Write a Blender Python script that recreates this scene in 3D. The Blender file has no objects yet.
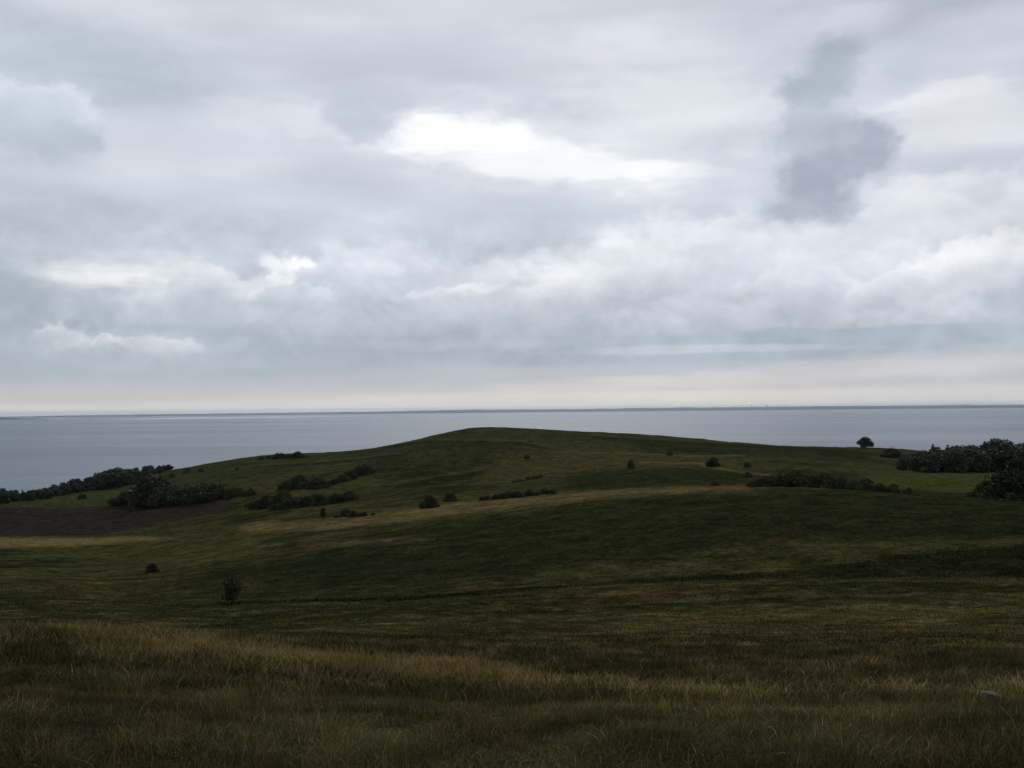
import bpy, math, random
import numpy as np
from mathutils import Matrix, Vector

random.seed(7)
rng = np.random.default_rng(11)
scene = bpy.context.scene
col = scene.collection
R = math.radians

# ------------------------------------------------------------------ camera
EYE = 61.65                      # metres above the sea
F = 996.0                        # focal length in pixels at 1024 wide (35 mm on full frame)
PITCH, ROLL = 1.47, -0.56
cam_data = bpy.data.cameras.new("camera")
cam_data.sensor_width = 36.0
cam_data.lens = F / 1024 * 36.0
cam_data.clip_start = 0.05
cam_data.clip_end = 120000.0
cam = bpy.data.objects.new("camera", cam_data)
col.objects.link(cam)
ROT = Matrix.Rotation(R(90 + PITCH), 3, 'X') @ Matrix.Rotation(R(ROLL), 3, 'Z')
cam.matrix_world = Matrix.Translation((0, 0, EYE)) @ ROT.to_4x4()
scene.camera = cam


def ray(px, py):
    """azimuth (from +Y towards +X) and slope dz per horizontal metre of the sight line through a pixel"""
    d = ROT @ Vector(((px - 512) / F, -(py - 384) / F, -1.0))
    h = math.hypot(d.x, d.y)
    return math.atan2(d.x, d.y), d.z / h


# ------------------------------------------------------------------ world: overcast sky
SUN_EL, SUN_AZ = 38.0, 1.0
SKY_STRENGTH = 0.1
world = bpy.data.worlds.new("World")
scene.world = world
world.use_nodes = True
world.cycles.sampling_method = 'MANUAL'
world.cycles.sample_map_resolution = 512
wt = world.node_tree
wt.nodes.clear()


class NB:
    """small helper to write node graphs as expressions"""
    def __init__(self, t):
        self.t = t

    def n(self, typ, **kw):
        nd = self.t.nodes.new(typ)
        for k, v in kw.items():
            setattr(nd, k, v)
        return nd

    def put(self, sock, v):
        if isinstance(v, bpy.types.NodeSocket):
            self.t.links.new(v, sock)
        elif v is not None:
            sock.default_value = v

    def m(self, op, a, b=None, c=None, clamp=False):
        nd = self.n('ShaderNodeMath', operation=op, use_clamp=clamp)
        self.put(nd.inputs[0], a)
        self.put(nd.inputs[1], b)
        self.put(nd.inputs[2], c)
        return nd.outputs[0]

    def vm(self, op, a, b=None, scale=None):
        nd = self.n('ShaderNodeVectorMath', operation=op)
        self.put(nd.inputs[0], a)
        if b is not None:
            self.put(nd.inputs[1], b)
        if scale is not None:
            self.put(nd.inputs['Scale'], scale)
        return nd.outputs['Value'] if op in ('LENGTH', 'DOT_PRODUCT') else nd.outputs['Vector']

    def noise(self, vec, scale, detail=5.0, rough=0.55, lac=2.0, color=False, dist=0.0):
        nd = self.n('ShaderNodeTexNoise')
        self.put(nd.inputs['Vector'], vec)
        nd.inputs['Scale'].default_value = scale
        nd.inputs['Detail'].default_value = detail
        nd.inputs['Roughness'].default_value = rough
        nd.inputs['Lacunarity'].default_value = lac
        nd.inputs['Distortion'].default_value = dist
        return nd.outputs['Color'] if color else nd.outputs[0]

    def mr(self, v, a, b, c=0.0, d=1.0, smooth=True):
        nd = self.n('ShaderNodeMapRange', interpolation_type='SMOOTHSTEP' if smooth else 'LINEAR')
        self.put(nd.inputs['Value'], v)
        for k, x in (('From Min', a), ('From Max', b), ('To Min', c), ('To Max', d)):
            self.put(nd.inputs[k], x)
        return nd.outputs[0]

    def mix(self, f, a, b, blend='MIX'):
        nd = self.n('ShaderNodeMix', data_type='RGBA', blend_type=blend)
        self.put(nd.inputs[0], f)
        for s, v in ((nd.inputs[6], a), (nd.inputs[7], b)):
            if isinstance(v, (tuple, list)):
                v = (v[0], v[1], v[2], 1.0)
            self.put(s, v)
        return nd.outputs[2]

    def ramp(self, v, stops):
        nd = self.n('ShaderNodeValToRGB')
        cr = nd.color_ramp
        cr.interpolation = 'EASE' if False else 'LINEAR'
        while len(cr.elements) < len(stops):
            cr.elements.new(0.5)
        for e, (p, c) in zip(cr.elements, stops):
            e.position = p
            e.color = (c[0], c[1], c[2], 1.0)
        self.put(nd.inputs[0], v)
        return nd.outputs[0]


w = NB(wt)
tc = w.n('ShaderNodeTexCoord').outputs['Generated']
dirv = w.vm('NORMALIZE', tc)
sep = w.n('ShaderNodeSeparateXYZ')
wt.links.new(dirv, sep.inputs[0])
az = w.m('ARCTAN2', sep.outputs[0], sep.outputs[1])
el = w.m('ARCSINE', sep.outputs[2])
cmb = w.n('ShaderNodeCombineXYZ')
wt.links.new(az, cmb.inputs[0])
wt.links.new(el, cmb.inputs[1])
ang = cmb.outputs[0]

# noise domains: directions, flattened so that cloud layers stretch along the horizon
flat = w.vm('MULTIPLY', dirv, (1.0, 1.0, 3.0))
puff = w.vm('MULTIPLY', dirv, (1.0, 1.0, 1.25))


def centred(vec, scale, detail, rough, mul):
    v_ = w.vm('SUBTRACT', w.noise(vec, scale, detail, rough, color=True), (0.5, 0.5, 0.5))
    return w.vm('MULTIPLY', v_, mul)


warp_soft = centred(flat, 7.0, 3.0, 0.55, (0.17, 0.06, 0.0))
warp_puff = centred(puff, 22.0, 4.0, 0.62, (0.05, 0.045, 0.0))
A_soft = w.vm('ADD', ang, warp_soft)
A_puff = w.vm('ADD', ang, warp_puff)
A_line = w.vm('ADD', ang, w.vm('MULTIPLY', warp_soft, (1.0, 0.22, 0.0)))

# relief of cumulus: density falls upward -> bright crown, grey base
pn0 = w.noise(puff, 9.0, 4.0, 0.52)
pn1 = w.noise(w.vm('ADD', puff, (0.0, 0.0, 0.03)), 9.0, 4.0, 0.52)
relief = w.m('SUBTRACT', pn0, pn1)
streak = w.m('SUBTRACT', w.noise(flat, 5.5, 5.0, 0.52), 0.5)
streak2 = w.m('SUBTRACT', w.noise(w.vm('MULTIPLY', dirv, (1.0, 1.0, 8.0)), 4.0, 4.0, 0.5), 0.5)

# cauliflower lumps
lump_a = w.vm('ADD', ang, centred(puff, 11.0, 3.0, 0.6, (0.06, 0.05, 0.0)))


def lumps(vec, scale):
    nd = w.n('ShaderNodeTexVoronoi', feature='SMOOTH_F1', voronoi_dimensions='2D', normalize=True)
    w.put(nd.inputs['Vector'], w.vm('MULTIPLY', vec, (1.0, 1.25, 0.0)))
    nd.inputs['Scale'].default_value = scale
    nd.inputs['Detail'].default_value = 3.0
    nd.inputs['Roughness'].default_value = 0.6
    nd.inputs['Smoothness'].default_value = 0.35
    return nd.outputs['Distance']


lm0 = lumps(lump_a, 15.0)
vl = w.m('SUBTRACT', lumps(w.vm('ADD', lump_a, (-0.003, 0.014, 0.0)), 15.0), lm0)
tear_n = w.m('SUBTRACT', w.noise(puff, 60.0, 4.0, 0.6), 0.5)
tear_p = w.m('ADD', w.m('MULTIPLY', w.m('SUBTRACT', lm0, 0.34), 0.55),
             w.m('ADD', w.m('MULTIPLY', w.m('SUBTRACT', w.noise(puff, 24.0, 5.0, 0.6), 0.5), 0.8), w.m('MULTIPLY', tear_n, 0.35)))
tear_s = w.m('ADD', w.m('MULTIPLY', w.m('SUBTRACT', w.noise(flat, 12.0, 6.0, 0.62), 0.5), 1.3), w.m('MULTIPLY', tear_n, 0.4))

tear_l = w.m('MULTIPLY', w.m('SUBTRACT', w.noise(w.vm('MULTIPLY', dirv, (1.0, 1.0, 7.0)), 11.0, 5.0, 0.6), 0.5), 1.6)

# layered deck, written in display values and brought to linear light below
elw = w.m('ADD', el, w.m('MULTIPLY', streak, 0.035))
elpx = w.m('MULTIPLY', elw, F)
elmix = w.m('ADD', w.m('MULTIPLY', el, F * 0.6), w.m('MULTIPLY', elpx, 0.4))


def c8(r, g, b):
    return (r / 255.0, g / 255.0, b / 255.0)


def deck(stops, top):
    return w.ramp(w.m('DIVIDE', elmix, top), [(h / top, c) for h, c in stops])


low = deck([(0, c8(240, 232, 222)), (7, c8(224, 217, 210)), (15, c8(205, 201, 200)), (27, c8(184, 188, 195)),
            (70, c8(170, 180, 190)), (100, c8(178, 187, 197)), (140, c8(190, 197, 206)), (190, c8(201, 207, 215)),
            (250, c8(208, 212, 220)), (310, c8(197, 203, 214)), (380, c8(203, 206, 214)), (430, c8(193, 196, 206)),
            (620, c8(150, 154, 164)), (1000, c8(118, 122, 131)), (1500, c8(104, 108, 117))], 1570.0)  # stops above the view are dimmed to lower the light on the land
# unseen deck behind the camera, darkened to cut the light on the land
back = w.mr(w.m('ABSOLUTE', az), 0.6, 1.7)
sky = w.mix(w.m('MULTIPLY', back, 0.85), low, c8(112, 117, 127))

band_cu = w.m('MULTIPLY', w.mr(el, R(1.8), R(3.6)), w.mr(el, R(12.5), R(9.0)))
rel = w.m('ADD', w.m('MULTIPLY', relief, w.m('ADD', w.m('MULTIPLY', band_cu, 0.10), 0.015)),
          w.m('MULTIPLY', vl, w.m('ADD', w.m('MULTIPLY', band_cu, 0.15), 0.01)))
val = w.m('ADD', rel, w.m('ADD', w.m('MULTIPLY', streak, 0.16), w.m('MULTIPLY', streak2, w.mr(el, R(2.0), R(9.0), 0.05, 0.12))))


def tied(c, vec):
    """a negligible term ties each layer to the one below, so that the shader is evaluated layer by layer"""
    nd = w.n('ShaderNodeVectorMath', operation='MULTIPLY_ADD')
    w.put(nd.inputs[0], c)
    nd.inputs[1].default_value = (1e-6, 1e-6, 0.0)
    w.put(nd.inputs[2], vec)
    return nd.outputs[0]


def feat(c, px, py, rx, ry, rot, colour, amt=1.0, edge=(1.25, 0.6), kind='soft'):
    """one cloud or gap of the deck: an ellipse of directions with a noise-torn edge"""
    a0, s0 = ray(px, py)
    e0 = math.atan(s0)
    k = math.cos(a0) ** 2
    mp = w.n('ShaderNodeMapping', vector_type='TEXTURE')
    w.put(mp.inputs[0], tied(c, {'soft': A_soft, 'puff': A_puff, 'line': A_line}[kind]))
    mp.inputs['Location'].default_value = (a0, e0, 0)
    mp.inputs['Rotation'].default_value = (0, 0, R(-rot))
    mp.inputs['Scale'].default_value = (rx / F * k, ry / F, 1.0)
    r = w.m('ADD', w.vm('LENGTH', mp.outputs[0]), {'soft': tear_s, 'puff': tear_p, 'line': tear_l}[kind])
    return w.mix(w.m('MULTIPLY', w.mr(r, edge[0], edge[1]), amt), c, colour)


def heap(c, px, py, rx, ry, rot, top, base, amt=1.0, crisp=.22):
    """one heap of cumulus: firm bright crown, body melting into the deck at its base"""
    a0, s0 = ray(px, py)
    e0 = math.atan(s0)
    k = math.cos(a0) ** 2
    mp = w.n('ShaderNodeMapping', vector_type='TEXTURE')
    w.put(mp.inputs[0], tied(c, A_puff))
    mp.inputs['Location'].default_value = (a0, e0, 0)
    mp.inputs['Rotation'].default_value = (0, 0, R(-rot))
    mp.inputs['Scale'].default_value = (rx / F * k, ry / F, 1.0)
    ly = w.vm('DOT_PRODUCT', mp.outputs[0], (0.0, 1.0, 0.0))
    r = w.m('ADD', w.vm('LENGTH', mp.outputs[0]), w.m('MULTIPLY', tear_p, .8))
    mk = w.m('MULTIPLY', w.mr(r, 1.0 + crisp, 1.0 - crisp), w.mr(ly, -0.95, 0.25, 0.0, amt))
    tone = w.mix(w.mr(w.m('SUBTRACT', ly, w.m('MULTIPLY', tear_p, .35)), -.5, .8), base, top)
    rim = w.m('MULTIPLY', w.mr(r, .55, 1.0), w.mr(ly, .05, .7))
    tone = w.mix(w.m('MULTIPLY', rim, .3), tone, (1.0, 1.0, 1.0))
    return w.mix(mk, c, tone)


W = c8(255, 255, 255)
# high thin bright veils
S = [
    (300, 128, 120, 13, 4, c8(224, 226, 230), .8, (1.5, .3), 'soft'),
    (200, 168, 95, 14, -4, c8(220, 222, 226), .7, (1.5, .2), 'soft'),
    (600, 62, 190, 40, 4, c8(222, 223, 228), .8, (1.5, .2), 'soft'),
    (690, 108, 110, 30, 0, c8(226, 228, 231), .8, (1.5, .2), 'soft'),
    (180, 6, 200, 22, 0, c8(216, 218, 222), .7, (1.5, .2), 'soft'),
    (960, 118, 125, 32, 2, c8(226, 227, 230), .9, (1.3, .4), 'soft'),
    (985, 60, 60, 22, -20, c8(212, 213, 222), .5, (1.5, .2), 'soft'),
    (930, 2, 200, 26, 0, c8(178, 183, 194), .8, (1.5, .2), 'soft'),
    (90, 62, 150, 34, 3, c8(176, 187, 197), .8, (1.5, .2), 'soft'),
    (420, 60, 150, 26, 0, c8(192, 197, 209), .7, (1.5, .2), 'soft'),
    (560, 330, 420, 26, 0, c8(176, 184, 196), .4, (1.6, .2), 'soft'),
    # layered grey under the gap
    (330, 200, 330, 26, -2, c8(199, 205, 214), .6, (1.5, .2), 'soft'),
    (120, 225, 240, 26, 0, c8(186, 192, 204), .7, (1.5, .2), 'soft'),
    (960, 162, 110, 16, 0, c8(203, 208, 220), .7, (1.5, .2), 'soft'),
    # the large white gap
    (530, 152, 225, 40, 10, c8(228, 231, 235), .85, (1.4, .25), 'soft'),
    (424, 129, 66, 17, 8, W, 1.0, (1.3, .5), 'soft'),
    (520, 150, 112, 23, 11, W, 1.0, (1.3, .5), 'soft'),
    (618, 171, 80, 19, 5, W, 1.0, (1.35, .45), 'soft'),
    (680, 180, 45, 9, 0, c8(236, 238, 240), .7, (1.4, .3), 'soft'),
    (595, 186, 45, 7, 4, c8(226, 230, 234), .6, (1.3, .4), 'soft'),
    # gaps low on the left
    (125, 272, 130, 20, 1, c8(222, 224, 227), .8, (1.4, .3), 'soft'),
    (112, 273, 116, 11, 2, c8(243, 243, 242), .95, (1.4, .35), 'soft'),
    (40, 271, 44, 6, 0, W, .8, (1.4, .3), 'soft'),
    (150, 277, 60, 4, 0, W, .6, (1.4, .3), 'soft'),
    (258, 292, 48, 16, 0, c8(216, 218, 223), .8, (1.4, .3), 'puff'),
]
for args in S:
    sky = feat(sky, *args)
# heaps of cumulus, far to near
H = [
    (36, 132, 72, 40, 0, c8(196, 204, 212), c8(171, 182, 190), .95, .14),
    (710, 278, 210, 56, -2, c8(226, 229, 235), c8(209, 212, 222), .95, .3),
    (600, 292, 110, 42, -8, c8(224, 227, 231), c8(203, 208, 216), .8, .25),
    (930, 236, 150, 50, -4, c8(234, 236, 240), c8(219, 221, 229), .95, .3),
    (860, 285, 110, 36, 0, c8(217, 219, 227), c8(200, 204, 214), .8, .25),
    (980, 288, 85, 46, -12, c8(240, 241, 243), c8(207, 209, 219), .95, .14),
    (225, 310, 105, 34, 0, c8(208, 213, 219), c8(186, 193, 203), .9, .2),
    (390, 300, 120, 54, 4, c8(201, 206, 215), c8(183, 191, 203), .9, .18),
    (330, 318, 80, 40, 0, c8(198, 204, 213), c8(182, 190, 201), .8, .2),
    (500, 318, 90, 34, 0, c8(210, 213, 221), c8(186, 193, 205), .8, .25),
    (70, 350, 62, 26, 0, c8(203, 207, 213), c8(178, 187, 196), .8, .16),
    (150, 352, 60, 20, 0, c8(205, 206, 210), c8(181, 188, 196), .7, .2),
    (0, 325, 70, 50, 0, c8(188, 195, 204), c8(176, 184, 193), .7, .2),
    (730, 322, 130, 24, 0, c8(206, 209, 218), c8(188, 194, 206), .7, .3),
    (900, 326, 90, 20, 0, c8(203, 206, 215), c8(186, 192, 203), .7, .3),
]
for args in H:
    sky = heap(sky, *args)
E = [
    (243, 262, 30, 13, 5, c8(187, 195, 206), .9, (1.25, .6), 'puff'),
    (398, 84, 36, 20, 10, c8(201, 206, 215), .8, (1.3, .45), 'puff'),
    (374, 104, 42, 30, 20, c8(196, 202, 212), .85, (1.3, .45), 'puff'),
    (358, 122, 32, 18, 10, c8(193, 199, 209), .85, (1.3, .45), 'puff'),
    (286, 272, 26, 9, 30, c8(238, 239, 240), .9, (1.4, .4), 'puff'),
    (260, 290, 44, 10, 10, c8(226, 228, 231), .8, (1.4, .4), 'puff'),
    (476, 290, 20, 5, -10, c8(234, 236, 238), .9, (1.4, .5), 'puff'),
    (297, 262, 12, 9, 20, c8(252, 252, 251), .9, (1.35, .5), 'puff'),
    (282, 281, 14, 7, -20, c8(248, 248, 248), .8, (1.35, .5), 'puff'),
    (790, 341, 330, 11, -1, c8(166, 178, 190), .95, (1.3, .45), 'line'),
    (620, 357, 330, 9, 0, c8(169, 180, 192), .85, (1.3, .45), 'line'),
    (400, 330, 230, 7, 0, c8(178, 187, 197), .5, (1.3, .4), 'line'),
    (430, 345, 200, 6, 1, c8(192, 196, 206), .6, (1.3, .4), 'line'),
    (180, 368, 280, 12, 0, c8(173, 183, 191), .8, (1.3, .4), 'line'),
    (120, 330, 120, 8, 0, c8(170, 182, 190), .7, (1.3, .4), 'line'),
    (290, 345, 130, 8, 0, c8(172, 183, 192), .7, (1.3, .4), 'line'),
    (300, 308, 60, 6, 2, c8(176, 186, 195), .5, (1.3, .4), 'line'),
    (10, 300, 60, 60, 0, c8(171, 181, 190), .6, (1.4, .3), 'puff'),
    (560, 374, 260, 9, 0, c8(186, 190, 198), .7, (1.3, .4), 'line'),
    (870, 360, 150, 7, -3, c8(189, 192, 200), .7, (1.3, .4), 'line'),
    (985, 361, 70, 15, -8, c8(184, 186, 194), .8, (1.3, .5), 'line'),
    (830, 377, 130, 6, -3, c8(205, 203, 204), .6, (1.3, .4), 'line'),
    (640, 396, 330, 8, 0, c8(226, 219, 210), .8, (1.3, .3), 'line'),
    (90, 396, 140, 8, 0, c8(196, 192, 194), .7, (1.4, .3), 'line'),
    (960, 397, 130, 9, 0, c8(208, 205, 203), .7, (1.4, .3), 'line'),
]
for args in E:
    sky = feat(sky, *args)
# nearer heads in front of the streaks
H2 = [
    (352, 292, 62, 40, 6, c8(202, 207, 216), c8(183, 191, 202), .9, .13),
    (300, 308, 46, 24, 0, c8(200, 206, 214), c8(183, 191, 201), .8, .14),
    (195, 302, 55, 22, 0, c8(205, 210, 217), c8(184, 192, 201), .8, .14),
    (62, 346, 40, 20, 0, c8(208, 211, 217), c8(178, 188, 196), .7, .16),
    (116, 345, 24, 11, 0, c8(207, 208, 212), c8(179, 188, 196), .7, .14),
    (455, 318, 60, 26, 0, c8(205, 209, 217), c8(187, 194, 205), .7, .16),
    (560, 300, 60, 30, -6, c8(226, 228, 232), c8(205, 209, 217), .7, .16),
    (800, 296, 70, 26, 0, c8(216, 218, 226), c8(200, 204, 214), .7, .15),
    (885, 300, 50, 26, -6, c8(221, 222, 229), c8(202, 206, 216), .8, .14),
    (1010, 262, 60, 30, -10, c8(242, 243, 244), c8(216, 218, 226), .8, .13),
]
for args in H2:
    sky = heap(sky, *args)
for args in ((915, 190, 85, 15, -4, c8(236, 237, 240), .8, (1.4, .4), 'soft'),
             (930, 98, 80, 7, 0, c8(234, 235, 237), .7, (1.4, .4), 'soft')):
    sky = feat(sky, *args)
for args in ((800, 340, 320, 9, -1, c8(167, 179, 192), .9, (1.3, .5), 'line'),
             (980, 338, 120, 8, -2, c8(172, 182, 194), .8, (1.3, .5), 'line'),
             (600, 356, 300, 7, 0, c8(170, 181, 193), .85, (1.3, .5), 'line'),
             (720, 350, 160, 4, 0, c8(196, 199, 209), .7, (1.3, .5), 'line'),
             (860, 372, 230, 10, -2, c8(206, 204, 206), .75, (1.4, .4), 'line'),
             (640, 383, 200, 8, -1, c8(214, 209, 206), .7, (1.4, .4), 'line')):
    sky = feat(sky, *args)
# the dark ragged cloud on the right
D = [
    (835, 26, 70, 12, 0, c8(206, 209, 218), .8, (1.4, .3), 'soft'),
    (878, 76, 22, 22, 0, c8(208, 211, 219), .8, (1.4, .3), 'soft'),
    (766, 150, 20, 40, 0, c8(219, 222, 227), .7, (1.4, .3), 'soft'),
    (825, 170, 60, 58, 0, c8(190, 197, 208), .5, (1.5, .2), 'puff'),
    (812, 138, 36, 40, 0, c8(184, 191, 202), .9, (1.3, .5), 'puff'),
    (858, 154, 38, 28, 0, c8(171, 177, 191), 1.0, (1.25, .55), 'puff'),
    (848, 140, 22, 12, 0, c8(186, 192, 203), .7, (1.3, .4), 'puff'),
    (820, 190, 38, 34, 10, c8(166, 173, 187), 1.0, (1.3, .5), 'puff'),
    (790, 212, 30, 12, 0, c8(176, 183, 195), .9, (1.3, .4), 'puff'),
    (832, 66, 34, 32, 20, c8(171, 180, 192), 1.0, (1.3, .45), 'puff'),
    (808, 88, 40, 20, 0, c8(173, 182, 194), 1.0, (1.3, .45), 'puff'),
    (716, 213, 30, 9, 0, c8(200, 204, 217), .8, (1.4, .4), 'puff'),
    (985, 188, 26, 12, 0, c8(212, 214, 222), .7, (1.4, .3), 'puff'),
]
for args in D:
    sky = feat(sky, *args)

# torn texture and relief over everything, then to linear light
g = w.n('ShaderNodeCombineColor')
for i in range(3):
    wt.links.new(val, g.inputs[i])
sky = w.vm('ADD', w.vm('MULTIPLY', sky, (0.99, 1.0, 1.012)), g.outputs[0])
sky = w.vm('MINIMUM', w.vm('MAXIMUM', sky, (0.05, 0.05, 0.05)), (1.04, 1.04, 1.04))
gm = w.n('ShaderNodeGamma')
wt.links.new(sky, gm.inputs[0])
gm.inputs[1].default_value = 2.2
cloud = w.vm('SCALE', gm.outputs[0], scale=1.0 / SKY_STRENGTH)
# below the horizon (never in view): dim water-grey
cloud = w.mix(w.mr(el, R(-0.6), R(-3.0)), cloud, (1.2, 1.3, 1.4))
nishita = w.n('ShaderNodeTexSky', sky_type='NISHITA')
nishita.sun_disc = False
nishita.sun_elevation = R(SUN_EL)
nishita.sun_rotation = R(SUN_AZ)
nishita.altitude = 60
nishita.dust_density = 2.0
final = w.mix(0.96, nishita.outputs[0], cloud)
bg = w.n('ShaderNodeBackground')
wt.links.new(final, bg.inputs[0])
bg.inputs[1].default_value = SKY_STRENGTH
wo = w.n('ShaderNodeOutputWorld')
wt.links.new(bg.outputs[0], wo.inputs[0])

# ------------------------------------------------------------------ sun behind the clouds, exposure
sd = bpy.data.lights.new("sun", 'SUN')
sd.energy = 1.0
sd.angle = R(22)
sd.color = (1.0, 0.95, 0.88)
sun = bpy.data.objects.new("sun", sd)
col.objects.link(sun)
sv = Vector((math.sin(R(SUN_AZ)) * math.cos(R(SUN_EL)), math.cos(R(SUN_AZ)) * math.cos(R(SUN_EL)), math.sin(R(SUN_EL))))
sun.rotation_euler = sv.to_track_quat('Z', 'Y').to_euler()
sun.location = (0, 0, 150)

vs = scene.view_settings
vs.view_transform = 'Standard'
vs.look = 'None'
vs.exposure = 0.0
vs.gamma = 1.0
vs.use_curve_mapping = False
scene.cycles.use_denoising = True
scene.cycles.max_bounces = 6
scene.cycles.volume_bounces = 1
scene.cycles.transparent_max_bounces = 4
scene.cycles.sample_clamp_indirect = 4.0


# ------------------------------------------------------------------ helpers
def tag(o, label=None, cat=None, group=None, kind=None):
    for k, v in (('label', label), ('category', cat), ('group', group), ('kind', kind)):
        if v:
            o[k] = v
    return o


def link_mesh(name, verts, faces, m=None, parent=None, smooth=False):
    """faces: (n,4) or (n,3) int array, or python lists"""
    me = bpy.data.meshes.new(name)
    verts = np.asarray(verts, dtype=np.float32)
    if isinstance(faces, np.ndarray):
        nf, k = faces.shape
        me.vertices.add(len(verts))
        me.vertices.foreach_set('co', verts.ravel())
        me.loops.add(nf * k)
        me.loops.foreach_set('vertex_index', faces.astype(np.int32).ravel())
        me.polygons.add(nf)
        me.polygons.foreach_set('loop_start', np.arange(0, nf * k, k, dtype=np.int32))
        me.polygons.foreach_set('loop_total', np.full(nf, k, dtype=np.int32))
        me.update(calc_edges=True)
    else:
        me.from_pydata([tuple(v) for v in verts], [], faces)
        me.update()
    if smooth:
        me.polygons.foreach_set('use_smooth', np.ones(len(me.polygons), dtype=bool))
    if m:
        me.materials.append(m)
    o = bpy.data.objects.new(name, me)
    col.objects.link(o)
    if parent:
        o.parent = parent
    return o


def paint(o, rgb, name='cover'):
    a = o.data.color_attributes.new(name, 'FLOAT_COLOR', 'POINT')
    c = np.ones((len(rgb), 4), dtype=np.float32)
    c[:, :3] = rgb
    a.data.foreach_set('color', c.ravel())


def material(name):
    mt = bpy.data.materials.new(name)
    mt.use_nodes = True
    nt = mt.node_tree
    return mt, NB(nt), nt.nodes['Principled BSDF']


# numpy value noise -------------------------------------------------
_perm = rng.random((256, 256)).astype(np.float32)


def vnoise(x, y):
    xi = np.floor(x).astype(int)
    yi = np.floor(y).astype(int)
    fx = x - xi
    fy = y - yi
    fx = fx * fx * fx * (fx * (fx * 6 - 15) + 10)
    fy = fy * fy * fy * (fy * (fy * 6 - 15) + 10)
    a = _perm[xi & 255, yi & 255]
    b = _perm[(xi + 1) & 255, yi & 255]
    c = _perm[xi & 255, (yi + 1) & 255]
    d = _perm[(xi + 1) & 255, (yi + 1) & 255]
    return (a * (1 - fx) + b * fx) * (1 - fy) + (c * (1 - fx) + d * fx) * fy


def fbm(x, y, s, octv=4, seed=0.0):
    v = 0
    a = 0.5
    t = 0
    x = x / s + seed * 17.3
    y = y / s + seed * 9.1
    for _ in range(octv):
        v = v + a * vnoise(x, y)
        t += a
        a *= 0.5
        x = x * 2.03 + 11.7
        y = y * 2.03 + 5.3
    return v / t - 0.5


# ------------------------------------------------------------------ terrain profile
# For nine bearings (column in the photograph) the sight-line row at which the ground lies at each distance.
DD = [5, 9, 13, 17, 24, 35, 50, 65, 75, 90, 110, 130, 150, 180, 220, 260, 300, 350, 400, 450, 500, 560, 640]
TAB = {
    0:    [768, 690, 650, 631, 634, 632, 622, 610, 603, 594, 585, 577, 570, 560, 549, 541, 536, 520, 507, 498, 495, 500, 508],
    128:  [768, 692, 652, 633, 636, 634, 624, 611, 604, 596, 584, 575, 567, 557, 546, 538, 531, 516, 502, 490, 480, 475, 484],
    256:  [768, 696, 660, 641, 638, 634, 620, 606, 599, 583, 568, 556, 548, 537, 525, 513, 502, 486, 472, 461, 456, 462, 480],
    384:  [768, 702, 668, 652, 642, 632, 614, 601, 592, 572, 553, 538, 530, 520, 507, 493, 480, 464, 452, 446.5, 449, 457, 480],
    470:  [768, 704, 672, 656, 644, 632, 611, 597, 588, 566, 544, 526, 516, 507, 498, 488, 474, 454, 438, 429, 429, 437, 470],
    560:  [768, 705, 674, 660, 646, 631, 608, 592, 583, 558, 530, 511, 501, 500, 493, 484, 472, 452, 438, 430, 431, 441, 470],
    640:  [768, 706, 676, 662, 646, 630, 605, 587, 579, 552, 522, 503, 494, 493.5, 485, 476, 466, 452, 440, 434.5, 435, 446, 470],
    768:  [768, 706, 677, 663, 646, 628, 602, 583, 575, 545, 512, 492, 484.5, 487, 480, 470, 462, 453, 447, 445, 447, 455, 475],
    896:  [768, 706, 678, 664, 646, 627, 600, 580, 571, 542, 513, 496, 490, 488.5, 480, 474, 469, 461, 453, 449.5, 453, 462, 480],
    1024: [768, 706, 679, 664, 646, 627, 600, 580, 567, 538, 515, 503, 497, 494, 484, 476, 472, 467, 463, 460, 465, 474, 490],
}
cols = sorted(TAB)
DIST = np.array([0.0] + DD + [720, 800, 2000], dtype=float)
AZC = np.array([ray(c, 500)[0] for c in cols])
ZC = np.zeros((len(cols), len(DIST)))
for i, c in enumerate(cols):
    ZC[i, 0] = EYE - 1.62
    for j, (d, y) in enumerate(zip(DD, TAB[c])):
        ZC[i, j + 1] = EYE + ray(c, y)[1] * d
    ZC[i, -3:] = [min(ZC[i, -4] - 8, 1.0), -6.0, -8.0]


def pchip_eval(xk, yk, x):
    """monotone cubic along the last axis of yk (rows share xk)"""
    h = np.diff(xk)
    dl = np.diff(yk, axis=-1) / h
    m = np.zeros_like(yk)
    w1 = 2 * h[1:] + h[:-1]
    w2 = h[1:] + 2 * h[:-1]
    same = dl[..., 1:] * dl[..., :-1] > 0
    with np.errstate(divide='ignore', invalid='ignore'):
        hm = (w1 + w2) / (w1 / dl[..., :-1] + w2 / dl[..., 1:])
    m[..., 1:-1] = np.where(same, hm, 0)
    m[..., 0] = dl[..., 0]
    m[..., -1] = dl[..., -1]
    k = np.clip(np.searchsorted(xk, x) - 1, 0, len(xk) - 2)
    t = (x - xk[k]) / h[k]
    h00 = (1 + 2 * t) * (1 - t) ** 2
    h10 = t * (1 - t) ** 2
    h01 = t * t * (3 - 2 * t)
    h11 = t * t * (t - 1)
    return h00 * yk[..., k] + h10 * h[k] * m[..., k] + h01 * yk[..., k + 1] + h11 * h[k] * m[..., k + 1]


# smooth table on a fine (bearing, log distance) lattice
NA, NR = 481, 700
LAT_A = np.linspace(-0.85, 0.85, NA)
LAT_R = np.concatenate([[0.0], np.geomspace(1.0, 1500.0, NR - 1)])
prof = pchip_eval(DIST, ZC, LAT_R)                       # columns x NR
AZK = np.concatenate([[-0.95], AZC, [0.95]])
prof = np.vstack([prof[:1], prof, prof[-1:]])


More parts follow.
